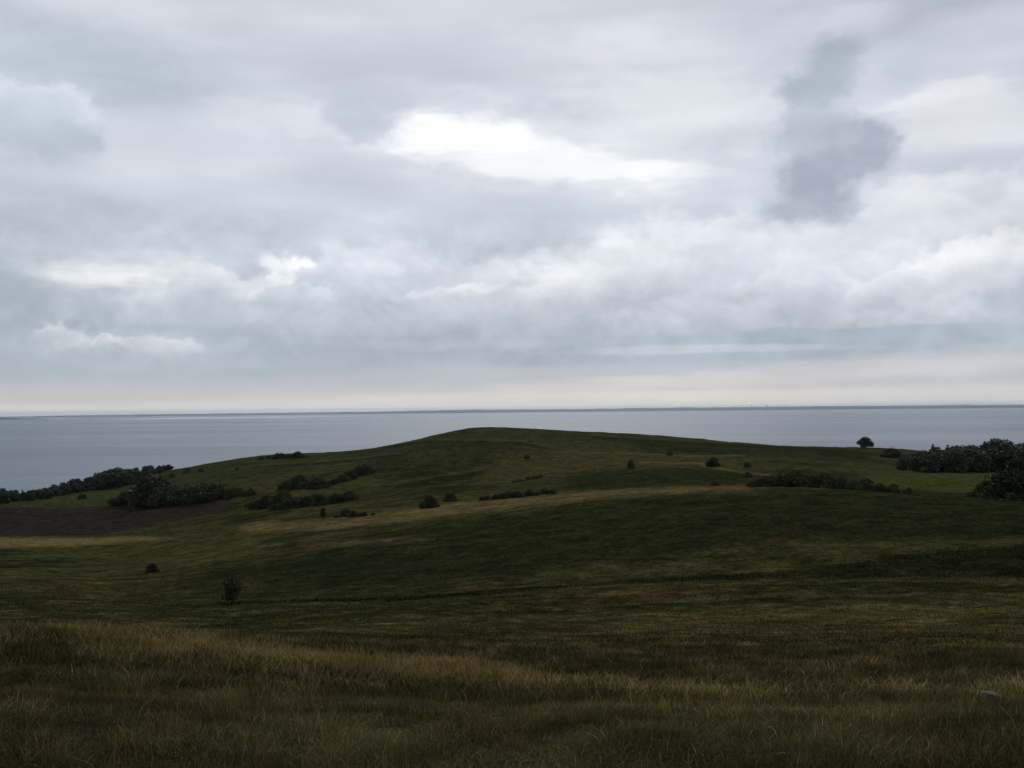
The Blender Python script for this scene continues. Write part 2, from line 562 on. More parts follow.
def cubic_cols(xk, yk, x):
    """Catmull-Rom across bearings"""
    out = np.zeros((len(x), yk.shape[1]))
    sl = np.zeros_like(yk)
    sl[1:-1] = (yk[2:] - yk[:-2]) / (xk[2:] - xk[:-2])[:, None]
    k = np.clip(np.searchsorted(xk, x) - 1, 0, len(xk) - 2)
    h = xk[k + 1] - xk[k]
    t = ((x - xk[k]) / h)[:, None]
    h = h[:, None]
    return ((1 + 2 * t) * (1 - t) ** 2 * yk[k] + t * (1 - t) ** 2 * h * sl[k]
            + t * t * (3 - 2 * t) * yk[k + 1] + t * t * (t - 1) * h * sl[k + 1])


LAT = cubic_cols(AZK, prof, LAT_A)                       # NA x NR
# soften the kinks along distance a little
ker = np.array([1, 2, 3, 2, 1], float)
ker /= ker.sum()
pad = np.pad(LAT, ((0, 0), (2, 2)), mode='edge')
LAT = sum(ker[i] * pad[:, i:i + NR] for i in range(5))


def lattice(a, r):
    a = np.clip(a, LAT_A[0], LAT_A[-1])
    fa = (a - LAT_A[0]) / (LAT_A[1] - LAT_A[0])
    ia = np.clip(fa.astype(int), 0, NA - 2)
    fa = fa - ia
    r = np.clip(r, 0, LAT_R[-1])
    ir = np.clip(np.searchsorted(LAT_R, r) - 1, 0, NR - 2)
    fr = (r - LAT_R[ir]) / (LAT_R[ir + 1] - LAT_R[ir])
    return ((LAT[ia, ir] * (1 - fa) + LAT[ia + 1, ir] * fa) * (1 - fr)
            + (LAT[ia, ir + 1] * (1 - fa) + LAT[ia + 1, ir + 1] * fa) * fr)


def to_map(x, y, z):
    """where a ground point lies on the survey sheet (photo columns and rows seen from the viewpoint)"""
    p = np.stack([x, y, z - EYE], axis=-1) @ np.array(ROT)   # into camera axes
    dep = np.maximum(-p[..., 2], 0.05)
    return 512 + F * p[..., 0] / dep, 384 - F * p[..., 1] / dep


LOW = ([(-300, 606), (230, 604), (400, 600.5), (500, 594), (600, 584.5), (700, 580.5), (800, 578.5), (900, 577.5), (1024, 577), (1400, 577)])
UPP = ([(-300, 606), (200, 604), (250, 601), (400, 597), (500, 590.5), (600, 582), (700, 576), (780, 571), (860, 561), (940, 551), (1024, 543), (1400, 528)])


def line_y(pts, x):
    return np.interp(x, [p[0] for p in pts], [p[1] for p in pts])


def height(x, y):
    x = np.asarray(x, float)
    y = np.asarray(y, float)
    r = np.hypot(x, y)
    a = np.arctan2(x, y)
    # behind the viewpoint the ground mirrors the side bearings gently
    z = lattice(np.where(np.abs(a) > 1.4, np.sign(a) * (math.pi - np.abs(a)) * 0.5, a), r)
    far = np.clip((r - 120) / 200, 0, 1)
    mid = np.clip((r - 18) / 40, 0, 1)
    near = np.clip(r / 6, 0, 1)
    fade = np.clip((900 - r) / 150, 0, 1)
    z = z + near * fade * (fbm(x, y, .8, 3, 1) * 0.07 + fbm(x, y, 4.5, 3, 2) * np.interp(r, [0, 12, 40], [.10, .14, .26]) + np.clip((r - 30) / 40, 0, 1) * fbm(x, y, 2.2, 3, 16) * .22)
    z = z + mid * fade * (fbm(x, y, 14.0, 4, 3) * 0.55) + far * fade * (fbm(x, y, 55.0, 4, 4) * 1.6 + fbm(x, y, 9.0, 3, 17) * .5)
    return z


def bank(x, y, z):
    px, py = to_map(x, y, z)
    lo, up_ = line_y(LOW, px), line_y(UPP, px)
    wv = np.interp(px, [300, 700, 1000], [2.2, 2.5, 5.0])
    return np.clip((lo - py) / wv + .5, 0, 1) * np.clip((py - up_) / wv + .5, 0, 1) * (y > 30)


def ground_z(x, y):
    return float(height(np.array([x]), np.array([y]))[0])


def hit(px, py, dmin=3.0):
    """first ground point on the sight line through a pixel"""
    a, s = ray(px, py)
    r = np.geomspace(dmin, 900, 2500)
    x, y = r * math.sin(a), r * math.cos(a)
    g_ = height(x, y)
    line = EYE + s * r
    k = np.nonzero(g_ >= line)[0]
    k = k[0] if len(k) else int(np.argmin(line - g_))
    return Vector((x[k], y[k], g_[k])), r[k]


def at(px, d):
    a = ray(px, 480)[0]
    x, y = d * math.sin(a), d * math.cos(a)
    return Vector((x, y, ground_z(x, y)))


# ------------------------------------------------------------------ terrain sheet
fine = np.linspace(-0.66, 0.66, 900)
side = np.linspace(0.66, 2 * math.pi - 0.66, 140)[1:-1]
AZ = np.concatenate([fine, side])
RR = np.concatenate([np.geomspace(1.2, 60, 330), np.geomspace(60, 700, 420)[1:], [740, 790, 860, 1000]])
ga, gr_ = np.meshgrid(AZ, RR, indexing='ij')
gx, gy = gr_ * np.sin(ga), gr_ * np.cos(ga)
gz = height(gx.ravel(), gy.ravel()).reshape(gx.shape)
na, nr = gx.shape
verts = np.stack([gx, gy, gz], -1).reshape(-1, 3)
verts = np.vstack([verts, [[0, 0, ground_z(0, 0.01)]]])
idx = np.arange(na * nr).reshape(na, nr)
nx = np.roll(idx, -1, axis=0)
quads = np.stack([idx[:, :-1], idx[:, 1:], nx[:, 1:], nx[:, :-1]], -1).reshape(-1, 4)
quads = quads[:, ::-1]
# the small cap under the viewpoint as quads with a doubled centre is avoided: drop the ring close enough
cap_c = na * nr
cap = np.stack([np.full(na // 2, cap_c), idx[0::2, 0][:na // 2], np.roll(idx[:, 0], -1)[0::2][:na // 2], np.roll(idx[:, 0], -2)[0::2][:na // 2]], -1)[:, ::-1]
quads = np.vstack([quads, cap])


def poly_mask(px, py, pts, soft):
    """1 inside the polygon, fading over `soft` rows outside its edge (map rows weigh 1, columns 0.25)"""
    P = np.array(pts, float)
    ins = np.zeros(px.shape, bool)
    dist = np.full(px.shape, 1e9)
    n = len(P)
    for i in range(n):
        x1, y1 = P[i]
        x2, y2 = P[(i + 1) % n]
        c = (y1 > py) != (y2 > py)
        with np.errstate(divide='ignore', invalid='ignore'):
            xi = (x2 - x1) * (py - y1) / (y2 - y1) + x1
        ins ^= c & (px < xi)
        ex, ey = (x2 - x1) * .25, (y2 - y1)
        qx, qy = (px - x1) * .25, (py - y1)
        t = np.clip((qx * ex + qy * ey) / (ex * ex + ey * ey + 1e-9), 0, 1)
        dist = np.minimum(dist, np.hypot(qx - t * ex, qy - t * ey))
    return np.clip(0.5 + np.where(ins, dist, -dist) / soft, 0, 1)


GREEN = np.array([0.046, 0.051, 0.019])
OLIVE = np.array([0.082, 0.074, 0.028])
DARKG = np.array([0.023, 0.029, 0.012])
DRY = np.array([0.21, 0.155, 0.068])
RUST = np.array([0.088, 0.060, 0.025])
SOIL = np.array([0.038, 0.030, 0.026])
SHADED_SCRUB = np.array([0.019, 0.024, 0.0095])
LUSH = np.array([0.068, 0.082, 0.024])


def sm(v, a, b):
    t = np.clip((v - a) / (b - a), 0, 1)
    return t * t * (3 - 2 * t)


def straw_amount(x, y, r):
    """how dry the sward is at a place: a wandering belt along the brow, with patches elsewhere"""
    a = np.arctan2(x, y)
    mid_ = np.interp(a, [-.6, -.46, -.25, -.05, .06, .2, .35, .6], [15.5, 15.2, 14.4, 13.2, 11.3, 10.4, 10.2, 10.5]) + fbm(x, y, 4.0, 3, 30) * 2.0
    half = np.interp(a, [-.6, -.1, .05, .6], [2.6, 2.0, 1.0, .9])
    belt = np.exp(-((r - mid_) / half) ** 2)
    patch = sm(fbm(x, y, 1.6, 4, 31), -.22, .10)
    base = belt * (.25 + .75 * patch) * np.interp(a, [-.6, 0, .1, .6], [1, 1, .8, .7])
    base = np.maximum(base, sm(fbm(x, y, 1.2, 4, 32), .08, .2) * .40 * sm(r, 5.5, 9))
    base = np.maximum(base, .40 * sm(fbm(x, y * 2.2, 5, 3, 33), -.03, .15) * sm(r, 12, 18) * (1 - sm(r, 34, 55)))
    return np.clip(base, 0, 1)


def cover_colour(x, y, z):
    """vegetation colour of the ground at a place, some slope shade painted in"""
    r = np.hypot(x, y)
    px, py = to_map(x, y, z)
    front = (y > 2)
    c = np.tile(GREEN, (len(x), 1))

    def over(mk, colour, amt=1.0):
        nonlocal c
        k = (np.clip(mk, 0, 1) * amt)[:, None]
        c = c * (1 - k) + colour * k
    over(sm(fbm(x, y, 40, 4, 5), -.12, .15), OLIVE, .7)
    over(sm(fbm(x, y, 16, 5, 6), .02, .15), DARKG, .75)
    over(sm(fbm(x * .6, y * 1.6, 7, 4, 12), .06, .16), OLIVE, .6)
    over(sm(fbm(x, y, 3.2, 4, 13), .08, .2), DARKG, .6)
    over(sm(fbm(x, y, 9, 4, 7), .05, .2) * (r < 130), RUST, .55)
    wob = fbm(x, y, 22, 3, 8) * 6
    # headland: greener, with a shoulder darkened to paint the shade of its near slope
    over(sm(r, 330, 400), np.array([0.050, 0.062, 0.025]), .6)
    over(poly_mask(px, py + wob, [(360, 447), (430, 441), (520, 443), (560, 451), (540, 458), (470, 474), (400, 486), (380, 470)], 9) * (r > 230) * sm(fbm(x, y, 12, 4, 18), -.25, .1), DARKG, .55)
    for fold, wd_ in (([(384, 448), (430, 441.5), (520, 443), (562, 451.5)], 1.5), ([(395, 487), (470, 474), (545, 457)], 2.2), ([(560, 468), (640, 466), (700, 471)], 1.4), ([(590, 437), (700, 444), (860, 452)], 1.6), ([(250, 468), (330, 463), (400, 455)], 1.5)):  # relief painted in: dark line as shade, paler rim above as light
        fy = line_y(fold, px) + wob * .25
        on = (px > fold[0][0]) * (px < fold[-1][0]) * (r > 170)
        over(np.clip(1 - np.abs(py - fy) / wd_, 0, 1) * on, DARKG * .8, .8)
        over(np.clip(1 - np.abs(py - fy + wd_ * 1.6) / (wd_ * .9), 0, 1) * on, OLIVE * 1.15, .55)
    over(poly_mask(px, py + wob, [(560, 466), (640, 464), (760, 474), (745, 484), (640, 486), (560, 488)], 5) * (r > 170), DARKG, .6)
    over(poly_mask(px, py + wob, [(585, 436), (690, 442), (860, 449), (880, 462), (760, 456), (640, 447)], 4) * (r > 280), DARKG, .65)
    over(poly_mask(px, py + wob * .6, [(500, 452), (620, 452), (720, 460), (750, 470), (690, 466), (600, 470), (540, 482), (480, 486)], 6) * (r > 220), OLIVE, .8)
    over(poly_mask(px, py + wob * .5, [(640, 461), (700, 463), (735, 470), (770, 475), (768, 476.4), (732, 472), (698, 464.6), (640, 462.2)], 1.5) * (r > 170), DRY, .5)
    over(poly_mask(px, py, [(555, 451), (640, 453), (700, 455.5), (745, 454.5), (745, 456), (700, 457), (640, 454.4), (555, 452.4)], 1.5) * (r > 220), DRY, .4)
    # the near rise itself is greener and darker towards its crest
    over(poly_mask(px, py + wob * .4, [(290, 552), (400, 529), (470, 516), (520, 511), (600, 500), (745, 489.5), (860, 491), (1100, 498), (1100, 532), (780, 540), (560, 568), (330, 594), (250, 596), (270, 572)], 9) * (r < 175) * (r > 60), DARKG * 1.05, .78)
    # straw band behind the near rise
    over(poly_mask(px, py + wob * .5, [(250, 524), (330, 520), (400, 511), (470, 501), (560, 492.5), (640, 489), (745, 486), (745, 489), (600, 497.5), (520, 508), (470, 513), (400, 522), (330, 530), (240, 534)], 4) * (r > 125) * (.6 + 1.2 * np.clip(fbm(x, y, 8, 3, 46) + .25, 0, .5)), DRY, .68)
    over(poly_mask(px, py + wob * .3, [(-200, 538), (60, 538), (125, 537), (175, 538), (110, 543), (60, 547), (-200, 551)], 4) * (r > 150), DRY, .85)
    over(poly_mask(px, py + wob * .5, [(300, 546), (345, 540), (410, 537), (430, 540), (350, 545), (310, 550)], 4) * (r > 100), DRY, .28)
    over(poly_mask(px, py + wob * .4, [(100, 556), (260, 546), (300, 552), (150, 568)], 9) * (r > 100), OLIVE, .5)
    # ploughed field on the left, bright pasture on the right
    over(poly_mask(px, py + wob * .2, [(-300, 504), (60, 508.5), (120, 506), (180, 503), (228, 497), (236, 503), (215, 513), (160, 522), (100, 535), (-300, 538)], 2.5) * (r > 200), SOIL, .95)
    over(poly_mask(px, py + wob * .3, [(860, 474), (930, 471.5), (1300, 469), (1300, 496), (975, 493), (915, 490), (870, 483)], 3) * (r > 155), LUSH, .85)
    over(poly_mask(px, py + wob * .3, [(60, 496), (110, 486), (140, 480), (115, 500), (60, 503), (20, 503)], 3) * (r > 320), LUSH, .5)
    over(poly_mask(px, py, [(850, 461), (890, 466), (905, 474), (860, 474), (820, 470)], 4) * (r > 200), OLIVE, .5)
    # bank with dark heath, the shade of its slope painted in too
    over(bank(x, y, z) * np.interp(px, [250, 600, 900], [.45, .7, 1]) * (.55 + 1.6 * np.clip(fbm(x, y, 5, 3, 14) + .28, 0, .4)), SHADED_SCRUB, .85)
    # dry edge along the lower lip of the bank
    lo = line_y(LOW, px)
    over(np.clip(1 - np.abs(py - lo - 1.6) / 1.3, 0, 1) * (px > 230) * (y > 30) * sm(fbm(x, y, 7, 3, 9), -.05, .12), DRY, .45)
    # near slope: straw on the brow, darker mixed sward at the feet
    brow = sm(r, 8.5, 12.5) * (1 - sm(r, 17, 30))
    over(straw_amount(x, y, r) * (r < 60), DRY, .6)
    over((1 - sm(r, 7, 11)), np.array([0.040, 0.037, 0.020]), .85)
    # shore
    over(1 - sm(z, 0.5, 3.0), np.array([.25, .22, .17]), 1)
    return c


terr_m, tn, tb = material("hill_grass")
att = tn.n('ShaderNodeAttribute', attribute_name='cover').outputs['Color']
pos = tn.n('ShaderNodeNewGeometry').outputs['Position']
n1 = tn.noise(pos, 1.6, 5.0, 0.62)
n2 = tn.noise(tn.vm('MULTIPLY', pos, (1, 1, 0.3)), 0.22, 5.0, 0.6)
n3 = tn.noise(pos, 7.0, 4.0, 0.6)
f = tn.m('MULTIPLY', tn.mr(n1, .28, .72, .55, 1.48), tn.m('MULTIPLY', tn.mr(n2, .3, .7, .75, 1.25), tn.m('MULTIPLY', tn.mr(n3, .3, .7, .75, 1.25), tn.mr(tn.noise(pos, .5, 4.0, .65), .3, .7, .7, 1.35))))
tcol = tn.vm('SCALE', att, scale=f)
tcol = tn.mix(tn.mr(tn.noise(pos, 0.9, 4.0, 0.6), .56, .70), tcol, tn.vm('MULTIPLY', tcol, (1.5, 1.25, 1.0)))
tn.put(tb.inputs['Base Color'], tcol)
tb.inputs['Roughness'].default_value = 1.0
tb.inputs['Specular IOR Level'].default_value = 0.0
bmp = tn.n('ShaderNodeBump')
bmp.inputs['Strength'].default_value = 1.0
bmp.inputs['Distance'].default_value = 0.3
tn.put(bmp.inputs['Height'], tn.m('ADD', n1, tn.m('MULTIPLY', n3, .35)))
tn.put(tb.inputs['Normal'], bmp.outputs[0])
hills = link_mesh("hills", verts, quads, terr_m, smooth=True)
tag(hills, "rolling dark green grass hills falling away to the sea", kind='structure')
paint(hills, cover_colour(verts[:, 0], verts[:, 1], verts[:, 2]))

# ------------------------------------------------------------------ sea
sea_m, sn, sb = material("sea_water")
spos = sn.n('ShaderNodeNewGeometry').outputs['Position']
sb.inputs['Base Color'].default_value = (0.020, 0.070, 0.130, 1)
sb.inputs['IOR'].default_value = 1.33
sb.inputs['Specular IOR Level'].default_value = 0.335
st1 = sn.noise(sn.vm('MULTIPLY', spos, (1 / 4200, 1 / 900, 0)), 1.0, 4.0, 0.6)
st2 = sn.noise(sn.vm('MULTIPLY', spos, (1 / 900, 1 / 110, 0)), 1.0, 4.0, 0.6)
slick = None
for (px_, d_, ra, rr_) in ((250, 12600, 1350, 2600), (115, 17500, 420, 2500), (222, 15500, 400, 2000)):
    a_ = ray(px_, 416)[0]
    q_ = sn.vm('SUBTRACT', spos, (d_ * math.sin(a_), d_ * math.cos(a_), 0.0))
    rl = sn.vm('LENGTH', sn.vm('DIVIDE', q_, (ra, rr_, 100.0)))
    mk_ = sn.mr(sn.m('ADD', rl, sn.m('MULTIPLY', sn.m('SUBTRACT', st2, .5), 2.2)), 1.15, .7)
    slick = mk_ if slick is None else sn.m('MAXIMUM', slick, mk_)
rough_ = sn.m('ADD', sn.mr(st1, .3, .7, .26, .34), sn.mr(st2, .3, .7, -.02, .02))
sn.put(sb.inputs['Roughness'], sn.m('ADD', sn.m('MULTIPLY', rough_, sn.m('SUBTRACT', 1.0, slick)), sn.m('MULTIPLY', slick, .03)))
wv1 = sn.noise(sn.vm('MULTIPLY', spos, (1 / 14, 1 / 7, 0)), 1.0, 3.0, 0.6)
sbp = sn.n('ShaderNodeBump')
sn.put(sbp.inputs['Strength'], sn.m('MULTIPLY', sn.m('SUBTRACT', 1.0, slick), .35))
sbp.inputs['Distance'].default_value = 0.8
sn.put(sbp.inputs['Height'], wv1)
sn.put(sb.inputs['Normal'], sbp.outputs[0])
ring = np.linspace(0, 2 * math.pi, 97)[:-1]
rad = np.array([300, 700, 1500, 3500, 8000, 16000, 30000])
sv_ = np.array([[r_ * math.sin(a_), r_ * math.cos(a_), 0.0] for a_ in ring for r_ in rad])
si = np.arange(96 * len(rad)).reshape(96, len(rad))
sn_ = np.roll(si, -1, axis=0)
sq = np.stack([si[:, :-1], sn_[:, :-1], sn_[:, 1:], si[:, 1:]], -1).reshape(-1, 4)[:, ::-1]
sea = link_mesh("sea", sv_, sq, sea_m, smooth=True)
tag(sea, "calm grey blue sea reaching the far shore", kind='structure')

# ------------------------------------------------------------------ far shore, 21 km off
coast_m, cn, cb = material("far_shore_woods")
cpos = cn.n('ShaderNodeNewGeometry').outputs['Position']
cn.put(cb.inputs['Base Color'], cn.ramp(cn.noise(cn.vm('MULTIPLY', cpos, (1 / 900, 1 / 900, 1 / 60)), 1.0, 4.0, .6),
                                        [(.35, (.05, .065, .05)), (.65, (.14, .15, .09))]))
cb.inputs['Roughness'].default_value = 1.0


def shore(dist, a0, a1, n, hfun, depth):
    t = np.linspace(0, 1, n)
    aa = a0 + (a1 - a0) * t
    hh = hfun(aa, t)
    rows = []
    for off, k in ((0, -.05), (0.02, .45), (0.3, 1.0), (1.0, .8), (1.3, -.05)):
        rr = dist + off * depth + 300 * np.sin(aa * 19) + 180 * np.sin(aa * 53 + 1)
        rows.append(np.stack([rr * np.sin(aa), rr * np.cos(aa), hh * k], -1))
    v = np.stack(rows, 1).reshape(-1, 3)
    ii = np.arange(n * 5).reshape(n, 5)
    q = np.stack([ii[:-1, :-1], ii[1:, :-1], ii[1:, 1:], ii[:-1, 1:]], -1).reshape(-1, 4)
    return v, q


def far_h(aa, t):
    h = 62 + 14 * fbm(aa * 1000, aa * 0, 90, 4, 21) + 16 * fbm(aa * 1000, aa * 0, 14, 4, 22)
    x = 512 + F * np.tan(np.clip(aa, -1.1, 1.1))
    h = h * np.interp(x, [-600, 20, 60, 150, 380, 420, 760, 1024, 1600], [.30, .35, .5, .62, .75, .95, 1.12, 1.0, .9])
    return np.maximum(h, 4)


v_, q_ = shore(21000, -0.95, 0.95, 900, far_h, 2500)
coast = link_mesh("coast", v_, q_[:, ::-1], coast_m, smooth=True)
tag(coast, "low hazy blue far shore along the horizon", kind='structure')
v_, q_ = shore(13500, -0.9, ray(48, 415)[0], 160, lambda aa, t: 22 * np.minimum(1, (1 - t) * 14 + .05) * (1 + .5 * fbm(aa * 1000, aa * 0, 20, 3, 23)), 900)
isl = link_mesh("coast", v_, q_[:, ::-1], coast_m, smooth=True)
tag(isl, "darker nearer spit of land at the far left of the horizon", kind='structure')

tower_m, twn, twb = material("pale_concrete")
twn.put(twb.inputs['Base Color'], twn.mix(twn.noise(twn.n('ShaderNodeNewGeometry').outputs['Position'], .05), (.13, .13, .14), (.2, .2, .2)))
twb.inputs['Roughness'].default_value = .8


def lathe(profile, seg):
    v = [(r_ * math.cos(2 * math.pi * k / seg), r_ * math.sin(2 * math.pi * k / seg), z_) for r_, z_ in profile for k in range(seg)]
    f_ = []
    for i in range(len(profile) - 1):
        for k in range(seg):
            a_, b_ = i * seg + k, i * seg + (k + 1) % seg
            f_.append((a_, b_, b_ + seg, a_ + seg))
    f_.append(tuple(range((len(profile) - 1) * seg, len(profile) * seg)))
    return v, f_


for px, hh, lab in ((735, 96, "faint tall tower leftmost of the four on the far shore"),
                    (752, 114, "tallest faint tower on the far shore, second from the left"),
                    (767, 105, "faint tower on the far shore beside a low notch, third from the left"),
                    (785, 92, "short faint tower rightmost of the four on the far shore")):
    a_ = ray(px, 408)[0]
    v, f_ = lathe([(11, 0), (9, hh * .5), (7, hh * .9), (8.5, hh * .9), (8.5, hh * .93), (6, hh * .93), (6, hh)], 12)
    o = link_mesh("distant_tower", v, f_, tower_m)
    o.location = (20900 * math.sin(a_), 20900 * math.cos(a_), 0)
    tag(o, lab, "tower", "faint towers on the far shore")

# ------------------------------------------------------------------ haze over the water
hz_m = bpy.data.materials.new("sea_haze")
hz_m.use_nodes = True
hn = hz_m.node_tree
hn.nodes.clear()
pv = hn.nodes.new('ShaderNodeVolumePrincipled')
pv.inputs['Color'].default_value = (0.80, 0.90, 1.0, 1)
pv.inputs['Density'].default_value = 3.6e-5
pv.inputs['Anisotropy'].default_value = 0.93
ho = hn.nodes.new('ShaderNodeOutputMaterial')
hn.links.new(pv.outputs[0], ho.inputs['Volume'])
hx, hz0, hz1 = 33000.0, -9.5, 122.0
hv = [(sx * hx, sy * hx, z_) for z_ in (hz0, hz1) for sx, sy in ((-1, -1), (1, -1), (1, 1), (-1, 1))]
haze = link_mesh("haze", hv, [(3, 2, 1, 0), (4, 5, 6, 7), (0, 1, 5, 4), (1, 2, 6, 5), (2, 3, 7, 6), (3, 0, 4, 7)], hz_m)
tag(haze, "thin blue haze over the water", kind='stuff')

# ------------------------------------------------------------------ trees and shrubs
def leaf_mat(name, c0, c1):
    mt, nb, b = material(name)
    inf = nb.n('ShaderNodeObjectInfo').outputs['Random']
    p = nb.n('ShaderNodeNewGeometry').outputs['Position']
    k = nb.mr(nb.noise(p, 0.9, 3.0, .6), .3, .7)
    cc = nb.mix(k, c0, c1)
    cc = nb.vm('SCALE', cc, scale=nb.mr(inf, 0, 1, .75, 1.3, False))
    nb.put(b.inputs['Base Color'], cc)
    b.inputs['Roughness'].default_value = .7
    b.inputs['Specular IOR Level'].default_value = .15
    return mt


leaf_dark = leaf_mat("hawthorn_leaves", (.050, .062, .025), (.092, .104, .044))
leaf_wood = leaf_mat("woodland_leaves", (.056, .074, .040), (.094, .116, .062))
leaf_pine = leaf_mat("conifer_needles", (.034, .044, .028), (.054, .066, .040))
leaf_olive = leaf_mat("scrub_leaves", (.066, .068, .028), (.104, .104, .044))
bark_m, bn, bb = material("bark")
bn.put(bb.inputs['Base Color'], bn.mix(bn.noise(bn.n('ShaderNodeNewGeometry').outputs['Position'], 9.0), (.02, .016, .012), (.06, .05, .04)))
bb.inputs['Roughness'].default_value = .95


def leaves(points, size, seed):
    g_ = np.random.default_rng(seed)
    n = len(points)
    a = g_.normal(size=(n, 3))
    a /= np.linalg.norm(a, axis=1)[:, None]
    b = np.cross(a, g_.normal(size=(n, 3)))
    b /= np.linalg.norm(b, axis=1)[:, None]
    s = size * g_.uniform(.6, 1.35, n)[:, None]
    v = np.stack([points - a * s, points + b * s * .55, points + a * s, points - b * s * .55], 1).reshape(-1, 3)
    return v, np.arange(4 * n).reshape(n, 4)


def lobes_points(lobes, n, seed, z_min=0.0):
    g_ = np.random.default_rng(seed)
    wts = np.array([l[3] ** 2 for l in lobes])
    wts /= wts.sum()
    k = g_.choice(len(lobes), n, p=wts)
    L = np.array(lobes)
    d = g_.normal(size=(n, 3))
    d /= np.linalg.norm(d, axis=1)[:, None]
    rr = np.clip(g_.beta(3.2, 1.2, n), .1, 1)[:, None]
    rr = rr * (1 + .22 * np.sin(d[:, :1] * 7 + k[:, None]) * np.sin(d[:, 1:2] * 6) * np.sin(d[:, 2:] * 7 + 1))
    p = L[k, :3] + d * rr * L[k, 3:4] * np.stack([np.ones(n), np.ones(n), L[k, 4]], -1)
    return p[p[:, 2] > z_min]


def limb(path, r0, r1, seg=6):
    v, f_ = [], []
    m = len(path)
    for i, p in enumerate(path):
        r_ = r0 + (r1 - r0) * i / (m - 1)
        for k in range(seg):
            t = 2 * math.pi * k / seg
            v.append((p[0] + r_ * math.cos(t), p[1] + r_ * math.sin(t), p[2]))
    for i in range(m - 1):
        for k in range(seg):
            a_, b_ = i * seg + k, i * seg + (k + 1) % seg
            f_.append((a_, b_, b_ + seg, a_ + seg))
    f_.append(tuple(range((m - 1) * seg, m * seg)))
    return v, f_


def join(parts):
    v, f_ = [], []
    for pv_, pf in parts:
        o = len(v)
        v += list(pv_)
        f_ += [tuple(i + o for i in q) for q in pf]
    return v, f_


def trunk_mesh(h, spread, seed, r0, limbs=5):
    g_ = random.Random(seed)
    tp = [(0, 0, -.3 * h * .2), (g_.uniform(-.03, .03) * h, g_.uniform(-.03, .03) * h, h * .3), (g_.uniform(-.05, .05) * h, g_.uniform(-.05, .05) * h, h * .75)]
    parts = [limb(tp, r0, r0 * .35)]
    for i in range(limbs):
        t = 2 * math.pi * i / limbs + g_.uniform(-.4, .4)
        z_ = h * g_.uniform(.15, .45)
        e = spread * g_.uniform(.5, .8)
        parts.append(limb([(0, 0, z_), (math.cos(t) * e * .5, math.sin(t) * e * .5, z_ + h * .16), (math.cos(t) * e, math.sin(t) * e, z_ + h * g_.uniform(.22, .4))], r0 * .5, r0 * .12, 5))
    return join(parts)


PROTO = {}


